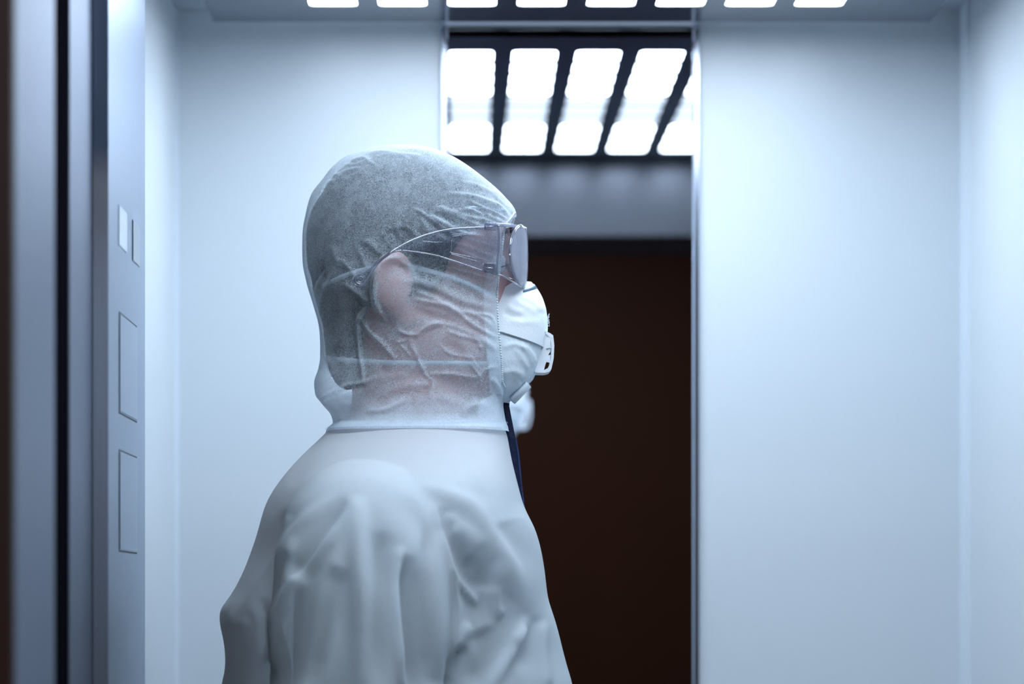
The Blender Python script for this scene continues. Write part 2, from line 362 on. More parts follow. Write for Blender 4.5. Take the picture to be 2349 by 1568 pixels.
# ------------------------------------------------------------------ fold strokes, written on the side view of the garment
def stroke_field(xs, ys, strokes, ref=1.0):
    """xs, ys in side-view units; each stroke: (points, width, amplitude). Returns height."""
    out = np.zeros_like(xs)
    for pts, wd, am in strokes:
        p = np.array([tuple(q)[:2] for q in smooth_path([(a, b, 0) for a, b in pts], 4)])
        bx0, bx1 = p[:, 0].min()-4*wd, p[:, 0].max()+4*wd; by0, by1 = p[:, 1].min()-4*wd, p[:, 1].max()+4*wd
        idx = np.where((xs > bx0) & (xs < bx1) & (ys > by0) & (ys < by1))[0]
        if len(idx) == 0: continue
        X = xs[idx]; Y = ys[idx]; best = np.full(len(idx), 1e9); par = np.zeros(len(idx)); n = len(p)-1
        for i in range(n):
            a = p[i]; d = p[i+1]-a; L2 = max(d @ d, 1e-9)
            t = np.clip(((X-a[0])*d[0]+(Y-a[1])*d[1])/L2, 0, 1)
            dist = np.hypot(X-a[0]-t*d[0], Y-a[1]-t*d[1]); m_ = dist < best
            best[m_] = dist[m_]; par[m_] = ((i+t)/n)[m_]
        tap = np.clip(np.sin(np.clip(par, .0, 1)*PI)*1.6, 0.0, 1)
        out[idx] += am*tap*np.exp(-(best/wd)**2)
    return out

def loft(ys, F, B, W, E=None, nexp=2.3, nseg=240, cxf=.5):
    """rows at side-view heights ys (px). returns V[rows, cols, 3] in world coords; theta 0 front, near side first"""
    V = np.zeros((len(ys), nseg+1, 3)); full = np.zeros(len(ys))
    for i, y in enumerate(ys):
        close = math.sqrt(min(1, max(0, (914-y)/30)))
        f, b, w_ = float(F(y)), float(B(y)), float(W(y)); cx = b+(f-b)*cxf; rf = max(f-cx, .3); rb = max(cx-b, .3)
        te = 0.0
        if E is not None:
            e = float(E(y)); u = (e-cx)/rf if e > cx else (e-cx)/rb
            te = math.acos(max(-1, min(1, np.sign(u)*abs(u)**(nexp/2))))*close
        th = te+(2*PI-2*te)*np.linspace(0, 1, nseg+1)
        c = np.cos(th); s = np.sin(th); q = 2/nexp
        x = cx+np.where(c > 0, rf, rb)*np.sign(c)*np.abs(c)**q
        yy = -np.sign(s)*np.abs(s)**q*w_/S
        V[i, :, 0] = (x-VX)/S; V[i, :, 1] = YP+yy; V[i, :, 2] = CZ+(VY-y)/S; full[i] = te
    return V, full
def grid_mesh(V):
    r, c, _ = V.shape; idx = np.arange(r*c).reshape(r, c)
    q = np.stack([idx[:-1, :-1], idx[1:, :-1], idx[1:, 1:], idx[:-1, 1:]], -1).reshape(-1, 4)
    me = bpy.data.meshes.new('m'); me.vertices.add(r*c); me.vertices.foreach_set('co', V.reshape(-1).astype(np.float32))
    me.loops.add(len(q)*4); me.loops.foreach_set('vertex_index', q.reshape(-1).astype(np.int32))
    me.polygons.add(len(q)); me.polygons.foreach_set('loop_start', np.arange(len(q), dtype=np.int32)*4)
    me.polygons.foreach_set('loop_total', np.full(len(q), 4, dtype=np.int32))
    me.update(calc_edges=True); me.validate(); return me
def grid_normals(V):
    du = np.gradient(V, axis=0); dv = np.gradient(V, axis=1); n = np.cross(du, dv)
    L = np.linalg.norm(n, axis=2, keepdims=True); L[L == 0] = 1; return n/L
def smooth_noise(xs, ys, zs, seed, scale, octs=3):
    g = np.random.default_rng(seed); out = np.zeros_like(xs); amp = 1.0
    for o_ in range(octs):
        for k in range(6):
            d = g.normal(size=3); d /= np.linalg.norm(d); ph = g.uniform(0, 2*PI); fr = scale*g.uniform(.7, 1.4)*2**o_
            out += amp*np.sin(fr*(xs*d[0]+ys*d[1]+zs*d[2])+ph+1.3*np.sin(fr*.6*(xs*d[1]+zs*d[0])))
        amp *= .5
    return out/6
def set_attr(me, name, vals):
    a = me.attributes.new(name, 'FLOAT', 'POINT'); a.data.foreach_set('value', np.asarray(vals, np.float32))
def remesh(bm, voxel, smooth=0, keep=None):
    me = bm_mesh(bm); o = bpy.data.objects.new('tmp', me); C.objects.link(o)
    r_ = o.modifiers.new('r', 'REMESH'); r_.mode = 'VOXEL'; r_.voxel_size = voxel; r_.use_smooth_shade = True
    if smooth:
        s_ = o.modifiers.new('s', 'SMOOTH'); s_.factor = .5; s_.iterations = smooth
    dg = bpy.context.evaluated_depsgraph_get(); dg.update()
    out = bpy.data.meshes.new_from_object(o.evaluated_get(dg)); bpy.data.objects.remove(o); return out
def add_grid(bm, V, closed_caps=True):
    r, c, _ = V.shape; c -= 1                            # last column repeats the first
    vs = [[bm.verts.new(V[i, j]) for j in range(c)] for i in range(r)]
    for i in range(r-1):
        for j in range(c): bm.faces.new((vs[i][j], vs[i+1][j], vs[i+1][(j+1) % c], vs[i][(j+1) % c]))
    bm.faces.new(vs[0]); bm.faces.new(vs[-1][::-1])

# ------------------------------------------------------------------ the person: one continuous body
def sq(top, pts, key):                                    # profile as a function of sqrt(y-top) so that poles stay round
    f = pchip([math.sqrt(max(p[0]-top, 0)) for p in pts], [p[key] for p in pts])
    return lambda y: f(np.sqrt(np.maximum(y-top, 0)))
# y, front, back, half width   (skull and face)
HD = [(352, 925, 925, 1), (356, 965, 885, 45), (368, 1010, 845, 85), (390, 1062, 800, 122), (430, 1118, 758, 152), (480, 1155, 727, 168),
      (540, 1172, 712, 176), (600, 1160, 715, 178), (640, 1162, 725, 176), (700, 1176, 745, 166), (760, 1180, 770, 155), (820, 1176, 795, 143),
      (870, 1166, 805, 125), (905, 1130, 808, 112), (930, 1075, 808, 108), (980, 1060, 800, 112)]
Fh, Bh, Wh = sq(352, HD, 1), sq(352, HD, 2), sq(352, HD, 3)
ysh = 352+628*np.linspace(0, 1, 90)**1.7; ysh[0] = 352.3
bm = bmesh.new()
Vh, _ = loft(ysh, Fh, Bh, Wh, None, 2.25, 96, .48); add_grid(bm, Vh)
def PP(px, py, dy=0): return Vector((X_(px), YP+dy, Z_(py)))
ball_bm(bm, PP(1190, 690), (.019, .0145, .017))           # nose
tube_bm(bm, [PP(1160, 585), PP(1178, 640), PP(1192, 690)], [.010, .011, .012])
ball_bm(bm, PP(1178, 780), (.010, .024, .006)); ball_bm(bm, PP(1178, 797), (.009, .021, .006))
for s in (-1, 1):
    ball_bm(bm, PP(1180, 696, s*.013), (.011, .009, .010))
    tube_bm(bm, smooth_path([PP(1174, 560, s*.008), PP(1168, 552, s*.03), PP(1145, 560, s*.052)], 4), .006)   # brow ridge
    # ear: rim, lobe and bowl
    rim = [PP(930, 690, s*.077), PP(940, 650, s*.078), PP(932, 618, s*.078), PP(905, 606, s*.081), PP(880, 618, s*.083), PP(870, 655, s*.084), PP(878, 700, s*.082), PP(900, 730, s*.078), PP(922, 742, s*.073)]
    tube_bm(bm, smooth_path(rim, 5), .0045, 10); ball_bm(bm, PP(905, 675, s*.079), (.017, .007, .026)); ball_bm(bm, PP(922, 740, s*.072), (.010, .006, .011))
tube_bm(bm, [PP(960, 880), PP(945, 980), PP(930, 1060)], [(.062, .058), (.064, .062), (.075, .10)], 24)     # neck
# torso, arms, legs, hands
tor = [(1050, 1010, 850, 130), (1110, 1070, 800, 240), (1160, 1100, 770, 310), (1220, 1130, 750, 340), (1350, 1150, 740, 330), (1550, 1140, 750, 310), (1800, 1110, 760, 290), (2050, 1090, 740, 310), (2250, 1080, 730, 340), (2330, 1050, 760, 310)]
yst = np.linspace(1050, 2330, 60); V_, _ = loft(yst, pchip([t[0] for t in tor], [t[1] for t in tor]), pchip([t[0] for t in tor], [t[2] for t in tor]), pchip([t[0] for t in tor], [t[3] for t in tor]), None, 2.4, 64); add_grid(bm, V_)
def limb(bm, pts, rads, n=20): tube_bm(bm, smooth_path(pts, 5), list(np.interp(np.linspace(0, len(pts)-1, 5*(len(pts)-1)+1), range(len(pts)), rads)), n)
for s in (-1, 1):
    sh, el, wr = PP(900, 1230, s*.165), PP(860, 1840, s*.235), PP(960, 2400, s*.245)
    limb(bm, [sh, (sh+el)/2, el, (el+wr)/2, wr], [.048, .046, .042, .038, .028])
    hnd = wr+Vector((.012, 0, -.05)); ball_bm(bm, hnd, (.040, .016, .052))
    for k, (ox, ln) in enumerate(((-.030, .060), (-.011, .076), (.009, .082), (.029, .074))):
        a = hnd+Vector((ox, 0, -.035)); limb(bm, [a, a+Vector((.004, -s*.004, -ln*.45)), a+Vector((.012, -s*.014, -ln*.75)), a+Vector((.018, -s*.024, -ln))], [.0095, .009, .0085, .007], 10)
    a = hnd+Vector((.030, -s*.004, .012)); limb(bm, [a, a+Vector((.020, -s*.010, -.020)), a+Vector((.028, -s*.018, -.052))], [.012, .011, .008], 10)
    hip = Vector((X_(900), YP+s*.09, .92)); kn = Vector((X_(915), YP+s*.10, .50)); an = Vector((X_(880), YP+s*.10, .09))
    limb(bm, [hip, (hip+kn)/2, kn, (kn+an)/2, an], [.088, .078, .056, .054, .038])
    limb(bm, [an+Vector((-.03, 0, -.035)), an+Vector((.06, 0, -.045)), an+Vector((.17, 0, -.062))], [.036, .036, .024])
body_me = remesh(bm, .0034, 2)
person = link('person', body_me, M_skin, None, True)
tag(person, 'person in a white hooded protective coverall standing in profile inside the lift', 'person')
Xb = lambda n: None

# hair under the hood, cut round the ears
HR = [(343, 925, 925, 1), (347, 970, 880, 48), (360, 1020, 835, 92), (385, 1072, 788, 130), (430, 1126, 748, 161), (480, 1160, 718, 177),
      (540, 1178, 703, 185), (600, 1166, 705, 186), (640, 1168, 714, 184), (700, 1182, 728, 174), (760, 1186, 743, 163), (830, 1180, 752, 150), (875, 1170, 768, 132), (890, 1150, 785, 124)]
E_hair = pchip([343, 360, 385, 400, 450, 480, 510, 545, 600, 640, 675, 690, 705, 730, 800, 860, 890], [926, 1019.9, 1071.9, 1092, 1145, 1158, 1158, 1080, 1035, 1022, 1006, 965, 870, 845, 835, 828, 820])
Fq, Bq, Wq = sq(343, HR, 1), sq(343, HR, 2), sq(343, HR, 3)
yr = 343+547*np.linspace(0, 1, 170)**1.5; yr[0] = 343.2
V, te = loft(yr, Fq, Bq, Wq, lambda y: min(float(E_hair(y)), float(Fq(y))), 2.25, 260, .48)
Nn = grid_normals(V); fl = smooth_noise(V[..., 0]*3, V[..., 1]*3, V[..., 2]*.8, 4, 90, 3)
V = V+Nn*(fl*.0016)[..., None]
hair = link('hair', grid_mesh(V), M_hair, person, True)
# eyes, brows, lashes
for s in (-1, 1):
    bm = bmesh.new(); ball_bm(bm, PP(1134, 612, s*.032), (.0115, .0115, .0115)); e = link('eye', bm_mesh(bm), M_eye, person, True)
    bm = bmesh.new(); ball_bm(bm, PP(1134, 612, s*.032)+Vector((.0085, 0, 0)), (.004, .0055, .0055)); link('iris', bm_mesh(bm), M_iris, e, True)
    bm = bmesh.new()
    for k in range(18):
        t = k/17; a = PP(1164-26*t**1.5, 616+4*abs(t-.5)*5, s*(.016+.036*t)); tube_bm(bm, [a, a+Vector((.006, s*.001, .001)), a+Vector((.010, s*.003, .004-.006*(k % 2)))], [.0003, .00025, .0001], 4)
    link('eyelashes', bm_mesh(bm), M_hair, person)['kind'] = 'stuff'
    bm = bmesh.new()
    for k in range(90):
        t = random.random(); a = PP(1180-26*t**1.6, 545+random.uniform(-7, 5)-6*math.sin(t*PI), s*(.008+.044*t)); l = random.uniform(.006, .010)
        tube_bm(bm, [a-Vector((.002, 0, 0)), a+Vector((.4*l, s*.3*l, .1*l)), a+Vector((.55*l, s*.8*l, -.25*l))], [.0004, .0003, .0001], 3)
    link('eyebrow', bm_mesh(bm), M_brow, person)['kind'] = 'stuff'
# a few stray hairs at the forehead
bm = bmesh.new()
for (a, b, c) in (((1180, 500), (1192, 512), (1206, 512)), ((1180, 518), (1195, 528), (1212, 524)), ((1182, 505), (1190, 516), (1198, 514)), ((1180, 496), (1186, 484), (1195, 484)), ((1184, 522), (1198, 530), (1208, 536))):
    tube_bm(bm, smooth_path([PP(*a, -.006), PP(*b, -.008), PP(*c, -.006)], 5), .00016, 4)
link('stray_hairs', bm_mesh(bm), M_brow, person)['kind'] = 'stuff'

# ------------------------------------------------------------------ coverall body: shell of torso, sleeves and trousers
TB = [(962, 1150, 772, 170), (975, 1157, 764, 178), (990, 1163, 750, 196), (1012, 1167, 728, 225), (1040, 1171, 698, 290), (1080, 1180, 662, 375), (1120, 1190, 632, 440), (1160, 1201, 610, 470), (1217, 1229, 594, 480),
      (1260, 1241, 580, 475), (1320, 1251, 556, 465), (1370, 1256, 528, 455), (1405, 1268, 502, 450), (1430, 1276, 506, 450), (1490, 1291, 518, 445), (1535, 1303, 519, 440), (1570, 1314, 508, 440), (1800, 1330, 520, 420), (2150, 1300, 540, 430), (2300, 1240, 600, 420)]
fT = [pchip([t[0] for t in TB], [t[k] for t in TB]) for k in (1, 2, 3)]
bm = bmesh.new(); V, _ = loft(np.linspace(962, 2300, 220), fT[0], fT[1], fT[2], None, 2.25, 120, .5); add_grid(bm, V)
for s in (-1, 1):
    sh = PP(840, 1235, s*.172); m1 = PP(838, 1420, s*.205); el = PP(830, 1840, s*.240); wr = PP(965, 2330, s*.246)
    tube_bm(bm, smooth_path([PP(850, 1215, s*.125), sh, m1, el, (el+wr)/2, wr], 6),
            [(a, b) for a, b in zip(np.interp(np.linspace(0, 5, 31), range(6), [.050, .074, .078, .070, .055, .042]), np.interp(np.linspace(0, 5, 31), range(6), [.050, .074, .085, .078, .058, .042]))], 32)
    hip = Vector((X_(900), YP+s*.10, .95)); kn = Vector((X_(920), YP+s*.11, .50)); an = Vector((X_(885), YP+s*.105, .10))
    limb(bm, [hip, (hip+kn)/2, kn, (kn+an)/2, an], [.125, .118, .095, .090, .075], 28)
suit_me = remesh(bm, .0036, 45)
n = len(suit_me.vertices); co = np.zeros(n*3, np.float32); suit_me.vertices.foreach_get('co', co); co = co.reshape(-1, 3).astype(float)
no = np.zeros(n*3, np.float32); suit_me.vertex_normals.foreach_get('vector', no); no = no.reshape(-1, 3).astype(float)
R = lambda *zz: [(480+a/2.4966, 940+b/2.4966) for a, b in zz]
suit_strokes = [
 (R((760,500),(560,650),(420,800),(300,960),(200,1180)), 13, 9), (R((850,530),(700,740),(560,930),(430,1120),(370,1280),(345,1500)), 12, 14),
 (R((520,740),(450,930),(400,1100),(370,1240)), 9, 8), (R((870,500),(860,700),(870,900),(890,1130),(880,1600)), 15, 11),
 (R((1095,780),(1080,1000),(1090,1250),(1120,1600)), 10, 12), (R((1230,540),(1330,800),(1370,1050),(1390,1250),(1350,1600)), 13, 13),
 (R((1340,880),(1450,1010),(1550,1120)), 7, 6), (R((1180,420),(1480,560),(1640,750),(1740,950),(1810,1180)), 18, 10),
 (R((1650,860),(1640,1100),(1690,1190)), 10, 7), (R((1820,1180),(1770,1340),(1690,1460),(1600,1600)), 12, 7),
 (R((1480,1220),(1400,1360),(1330,1600)), 11, 10),
 (R((1930,1200),(1940,1400),(1960,1600)), 10, 6), (R((70,1170),(140,1230),(220,1200)), 12, 5),
 
 (R((1760,1360),(1800,1270),(1740,1330)), 7, 5), (R((1560,260),(1650,400),(1720,620)), 10, 4), (R((1250,140),(1500,200),(1660,300)), 9, 3),
 (R((1600,650),(1760,610),(1850,600)), 7, 2.5), (R((1440,250),(1430,340),(1400,470)), 8, -3),
 (R((460,600),(430,700),(330,820)), 9, 6),
 # hollows
 (R((800,520),(680,690),(580,860),(520,980)), 17, -13), (R((420,560),(360,740),(240,990)), 20, -3), (R((490,820),(430,960),(385,1200)), 10, -8),
 (R((1120,840),(1150,1080),(1170,1340),(1190,1600)), 14, -15), (R((990,700),(980,1000),(990,1600)), 17, -8), (R((1280,640),(1240,900),(1260,1300),(1270,1600)), 15, -8),
 (R((760,900),(700,1150),(600,1600)), 18, -9), (R((1420,1340),(1370,1450),(1320,1600)), 15, -20), (R((1480,820),(1560,900),(1570,1040)), 24, -8), (R((1560,1250),(1600,1400),(1500,1600)), 30, -9),
 (R((330,1440),(350,1500),(340,1600)), 12, -14), (R((300,1080),(300,1250),(330,1400)), 12, -6), (R((1330,560),(1350,640),(1400,690)), 12, -4),
 (R((1880,1180),(1860,1300),(1800,1500)), 14, -5), (R((560,220),(520,280),(440,420)), 10, -3)]
sx = VX+co[:, 0]*FPX/3.24; sy = VY-(co[:, 2]-CZ)*FPX/3.24       # side-view units at the depth of the near sleeve
side = np.clip((np.abs(co[:, 1]-YP)-.03)/.06, 0, 1)             # folds fade out towards the front and back seams
h = stroke_field(sx, sy, [(p, w_*1.25, a) for p, w_, a in suit_strokes])
# drape: the cloth fans out in pleats from the point of the shoulder
rad_ = np.hypot(sx-845, sy-1085); ang_ = np.arctan2(sx-845, sy-1085)
pl_ = np.sin(ang_*15+1.1*np.sin(ang_*4.3+.6)+.9*np.sin(rad_*.012+ang_*3))
pl_ = np.where(pl_ > 0, pl_**.8, -np.abs(pl_)**1.3*.8)
h = h+5.5*pl_*np.clip((rad_-90)/160, 0, 1)*np.clip((1300-np.abs(ang_)*0-0)/1300, 0, 1)*np.clip((1.45-np.abs(ang_))/.5, 0, 1)
h = 15*np.tanh(h/15)
facing = np.clip(np.abs(no[:, 1])*1.3+.15, 0, 1)
low = np.clip((Z_(1010)-co[:, 2])/.03, 0, 1)
nz = smooth_noise(co[:, 0], co[:, 1], co[:, 2], 9, 22, 3)
zfade = np.clip((co[:, 2]-1.15)/.1, 0, 1)
co2 = co+no*((h*.00070*side*facing*low*zfade)+nz*.0026*low*side)[:, None]
suit_me.vertices.foreach_set('co', co2.reshape(-1).astype(np.float32)); suit_me.update()
dens = .98-.14*np.clip((Z_(1135)-co[:, 2])/.07, 0, 1)+h*.019*np.clip((Z_(1080)-co[:, 2])/.05, 0, 1)-.03*nz  # hollows more see-through over the shirt, which also deepens the fold shade
dens += .25*np.clip((sx-1060)/90, 0, 1)+.12*np.clip((680-sx)/70, 0, 1)
dens = np.clip(dens, .52, 1.0)
set_attr(suit_me, 'dens', dens)
suit = link('coverall', suit_me, M_suit, person, True); suit['label'] = 'white nonwoven protective coverall with soft folds'
# grey shirt below: hugs the coverall except where the back of the coverall hangs free
inn = co-no*(.013+.0*side)[:, None]; inn[:, 0] += .08*np.clip((X_(660)-co[:, 0])/.05, 0, 1)*np.clip(1.55-co[:, 2], 0, .1)*10
shirt_me = suit_me.copy(); shirt_me.materials.clear(); shirt_me.vertices.foreach_set('co', inn.reshape(-1).astype(np.float32)); shirt_me.update()
bm = bmesh.new(); bm.from_mesh(shirt_me)
bmesh.ops.delete(bm, geom=[v for v in bm.verts if v.co.z > Z_(1130) or v.co.z < 1.0 or v.co.x < X_(700) or (v.co.x < X_(790) and abs(v.co.y-YP) < .13)], context='VERTS')
bm.to_mesh(shirt_me); bm.free()
link('shirt', shirt_me, M_shirt, person, True)
for s in (-1, 1):
    bm = bmesh.new(); an = Vector((X_(880), YP+s*.10, .09))
    tube_bm(bm, [an+Vector((0, 0, .12)), an+Vector((0, 0, .0))], .058, 24)
    limb(bm, [an+Vector((-.045, 0, -.042)), an+Vector((.07, 0, -.044)), an+Vector((.20, 0, -.050))], [.048, .048, .038], 24)
    me = remesh(bm, .006, 3); o = link('boot', me, M_boot, person, True)

# ------------------------------------------------------------------ hood
HO = [(333, 922, 922, 1), (337, 962, 878, 52), (346, 1000, 838, 92), (358, 1030, 806, 118), (375, 1062, 775, 140), (410, 1112, 743, 166), (455, 1160, 711, 184), (490, 1184, 701, 192),
      (540, 1190, 694, 197), (600, 1192, 695, 200), (650, 1192, 704, 200), (700, 1190, 718, 196), (760, 1190, 733, 190), (820, 1188, 736, 184), (845, 1184, 732, 182), (880, 1176, 722, 180), (905, 1162, 724, 180),
      (930, 1155, 742, 180), (955, 1158, 760, 182), (970, 1161, 763, 186), (980, 1165, 753, 193), (986, 1166, 749, 200), (991, 1167, 747, 201)]
Fo, Bo, Wo = sq(333, HO, 1), sq(333, HO, 2), sq(333, HO, 3)
E_o = pchip([333, 488, 494, 505, 525, 560, 620, 690, 760, 830, 880, 900, 908, 914, 991], [4000, 4000, 1181, 1172, 1159, 1153, 1147, 1142, 1144, 1149, 1152, 1153, 1154, 1400, 4000])
def Eo(y): return min(float(E_o(y)), float(Fo(y)))
yo = np.concatenate([333.1+150*np.linspace(0, 1, 130)**1.8, np.linspace(484, 524, 70)[0:], np.linspace(526, 880, 300), np.linspace(881, 991, 110)])
V, te = loft(yo, Fo, Bo, Wo, Eo, 2.6, 620, .47)
Q = lambda *zz: [(680+a/3.789, 320+b/3.789) for a, b in zz]        # upper close-up
Q2 = lambda *zz: [(680+a/3.789, 600+b/3.789) for a, b in zz]       # lower close-up
hs = [ # ridges gathering at the forehead
 (Q((1900,650),(1830,560),(1700,440),(1540,380),(1400,360)), 4, 3), (Q((1890,690),(1780,580),(1600,510),(1400,480),(1220,500)), 4.5, 6), (Q((1870,700),(1760,640),(1600,580),(1480,520)), 3, 4),
 (Q((1850,730),(1750,690),(1600,640),(1500,610),(1350,640)), 4, 5), (Q((1800,760),(1650,700),(1500,680),(1300,620),(1220,590)), 4, 5), (Q((1740,790),(1560,740),(1350,660),(1200,620)), 3.5, 4),
 (Q((1640,840),(1460,830),(1280,740),(1140,660)), 4.5, 8), (Q((1540,870),(1400,850),(1240,760),(1080,640),(1010,610)), 3.5, 5), (Q((1890,640),(1860,560),(1780,460),(1680,400)), 3, 3),
 (Q((1860,700),(1800,600),(1720,520)), 2.5, 3), (Q((1160,840),(1120,760),(1080,690)), 4, 5), (Q((1000,900),(950,830),(900,780)), 5, -5), (Q((930,930),(870,860),(840,790)), 5, -4), (Q((1080,880),(1010,800),(930,760)), 5, 4),
 (Q((1330,880),(1250,800),(1190,740)), 5, -5), (Q((840,960),(780,880),(740,800)), 5, 3), (Q((720,1010),(640,930),(580,880)), 5, 3), (Q((1450,760),(1300,700),(1180,650)), 4, -4), (Q((1700,700),(1560,600),(1430,560)), 4, -4),
 # temple to cheek
 (Q((1760,940),(1600,900),(1450,870)), 4, 4), (Q((1760,1010),(1650,1000),(1540,960),(1400,920),(1300,900)), 4, 5), (Q((1750,1100),(1640,1060),(1500,1010),(1330,940)), 4, 6), (Q((1750,1180),(1600,1140),(1440,1090),(1250,1080),(1080,1085),(940,1060)), 5, 5),
 (Q((1750,1220),(1560,1180),(1380,1140),(1200,1100)), 3, 4),
 (Q2((1760,330),(1640,300),(1500,190),(1330,150)), 7, 4), (Q2((1760,400),(1560,370),(1420,330),(1220,240),(1020,180),(860,180)), 8, 7), (Q2((1750,580),(1560,460),(1400,430),(1200,330),(1000,260)), 5, 5),
 (Q2((1760,660),(1560,560),(1350,410),(1200,370),(1000,330)), 4.5, 6), (Q2((1760,780),(1620,680),(1420,580),(1250,540),(1080,560)), 6, 7), (Q2((1740,560),(1700,470),(1560,450)), 3, 3),
 (Q2((1650,700),(1600,740),(1560,680),(1400,640),(1300,600)), 4, 5), (Q2((1240,720),(1330,800),(1500,830),(1530,860),(1600,980)), 4, 4), (Q2((1760,900),(1640,930),(1560,1000),(1350,980),(1180,980),(1130,1010)), 4, 5),
 (Q2((520,450),(600,590),(700,680),(800,780),(870,870)), 5, 7), (Q2((870,590),(940,630),(1040,640),(1090,600),(1200,545),(1280,540)), 4, 6), (Q2((850,720),(940,690),(1010,650)), 3, 3),
 (Q2((980,680),(1040,810),(1100,940),(1130,1020)), 3.5, 7), (Q2((900,720),(960,790),(1030,860)), 3, 3), (Q2((1130,1010),(1180,1040),(1170,1120),(1150,1200)), 4, 5),
 (Q2((650,370),(530,500),(510,600),(520,760),(560,950),(575,1060)), 4.5, 9), (Q2((180,1190),(280,1150),(440,1070),(590,1050),(700,990)), 5, 6), (Q2((230,360),(230,560),(250,800),(320,930)), 6, 5),
 (Q2((360,60),(250,230),(200,400),(200,560)), 6, 4), (Q2((640,360),(590,340),(500,260),(400,180)), 6, 5), (Q((400,1130),(340,1020),(300,900)), 6, 3), (Q((540,1240),(460,1120),(380,1030)), 5, 4), (Q((250,1100),(170,1190),(120,1280)), 4, -4),
 (Q((610,870),(700,960),(760,1040)), 5, 3), (Q((480,900),(560,1000),(600,1100),(700,1180)), 5, 3),
 (Q2((600,1300),(760,1290),(900,1230),(1000,1180)), 5, 4), (Q2((170,1180),(330,1290),(400,1400)), 7, 5), (Q2((700,1200),(900,1100),(1100,1070),(1140,1100)), 8, 5), (Q2((1000,1240),(1250,1180),(1500,1260),(1780,1200)), 10, 4),
 (Q2((1450,1360),(1500,1260),(1650,1210)), 7, 4), (Q2((1700,1000),(1760,1080),(1790,1160)), 4, 4), (Q2((1500,870),(1540,930),(1600,1010)), 3, 4),
 (Q2((1000,420),(1120,460),(1260,520),(1400,600)), 8, -5), (Q2((1250,480),(1400,560),(1600,660)), 8, -5), (Q2((600,700),(720,860),(800,1000)), 10, -4), (Q2((1250,700),(1400,760),(1460,860)), 9, -4), (Q2((1200,1020),(1400,1080),(1600,1060)), 12, -5),
 (Q2((560,1200),(760,1180),(1000,1120)), 12, -4),
 # crumpled crown
 (Q((300,330),(420,260),(560,230)), 4, 4), (Q((330,360),(360,300),(320,280)), 4, 4), (Q((470,170),(560,140),(640,180)), 4, 4), (Q((620,100),(740,80),(900,110),(1100,130)), 4, 4), (Q((720,110),(900,130),(1000,170)), 3, 3),
 (Q((400,190),(500,200),(620,180),(700,240)), 3, 3), (Q((190,440),(280,350),(340,370)), 4, 5), (Q((110,590),(200,470),(220,420)), 5, 3),
]
Xs = VX+V[..., 0]*FPX/3.36; Ys = VY-(V[..., 2]-CZ)*FPX/3.36
h = stroke_field(Xs.ravel(), Ys.ravel(), [(p, w_*1.35, a) for p, w_, a in hs]).reshape(Xs.shape)
Nn = grid_normals(V); sgn = np.sign((Nn[..., 1]*(V[..., 1]-YP)).mean()); Nn *= sgn
fac = np.clip((np.abs(V[..., 1]-YP)-.006)/.03, 0, 1)
nz = smooth_noise(V[..., 0], V[..., 1], V[..., 2], 21, 55, 3)
# ear bump on both sides
ear = np.exp(-(((Xs-905)/42)**2+((Ys-668)/62)**2)**1.5)*9.0
ear_rim = stroke_field(Xs.ravel(), Ys.ravel(), [([(945, 640), (935, 612), (905, 598), (875, 612), (860, 650), (862, 700), (885, 740)], 8, 7)]).reshape(Xs.shape)
hollow = np.exp(-(((Xs-1080)/70)**2+((Ys-700)/90)**2))*-4+np.exp(-(((Xs-820)/40)**2+((Ys-800)/90)**2))*-9
crumple = np.clip((430-Ys)/80, 0, 1)*np.clip((880-Xs)/120, 0, 1)*smooth_noise(V[..., 0], V[..., 1], V[..., 2], 31, 150, 2)
Vd = V+Nn*((h*.00036*fac)+fac*(ear+ear_rim+hollow)*.0009+nz*.0009+crumple*.0022)[..., None]
me = grid_mesh(Vd)
Es = np.array([Eo(y) for y in yo])[:, None]*np.ones_like(Xs); opn = (te > .01)[:, None]
dist_edge = np.where(opn, np.abs(VX+(V[..., 0])*S-Es), 999)
dens = .49+.14*np.clip((420-Ys)/80, 0, 1)+.012*h+.02*nz
dens += .42*np.clip((Ys-895)/45, 0, 1)*np.clip(1-(Xs-900)/500, .35, 1)+.35*np.clip((Ys-945)/30, 0, 1)
dens += .22*np.clip(1-(dist_edge-28)/5, 0, 1)*np.clip((Ys-600)/80, 0, 1)+.10*np.clip(1-(dist_edge-28)/5, 0, 1)
dens += .10*np.exp(-((Ys-700)/60)**2)*np.clip((Xs-900)/150, 0, 1)
dens -= .17*np.exp(-(((Xs-960)/120)**2+((Ys-560)/45)**2))
set_attr(me, 'dens', np.clip(dens, .12, 1).ravel())
hood = link('hood', me, M_hood, suit, True); hood['label'] = 'thin see-through white elastic hood over dark hair'
# overlocked seam round the face opening and the collar seam
rows = np.where(te > .02)[0]
edge = [Vector(Vd[i, 0]) for i in rows]
edge2 = [Vector(Vd[i, -1]) for i in rows]
bm = bmesh.new()
for ed, sd in ((edge, -1), (edge2, 1)):
    tube_bm(bm, ed[::4]+[ed[-1]], .0008, 8)
    L = 0
    for a, b in zip(ed, ed[1:]):
        L += (b-a).length
        if L > .0021:
            L = 0; ball_bm(bm, a+Vector((0, sd*.0006, 0)), (.0012, .0008, .0007), 8, 6, Matrix.Rotation(.5, 3, 'Y'))
o = link('hood_edge_seam', bm_mesh(bm), M_seam, suit, True); o['label'] = 'overlocked stitched hood edge beside the glasses'
bm = bmesh.new()
i0 = int(np.argmin(abs(yo-984)))
ring = [Vector(Vd[min(len(yo)-1, int(i0+ (1 if True else 0)-10*math.sin(abs(j/620*2-1)*0)-14*max(0, math.cos(2*PI*j/620)))), j])+Vector(Nn[i0, j])*.0008 for j in range(0, 621, 6)]
tube_bm(bm, ring, .0007, 8, False)
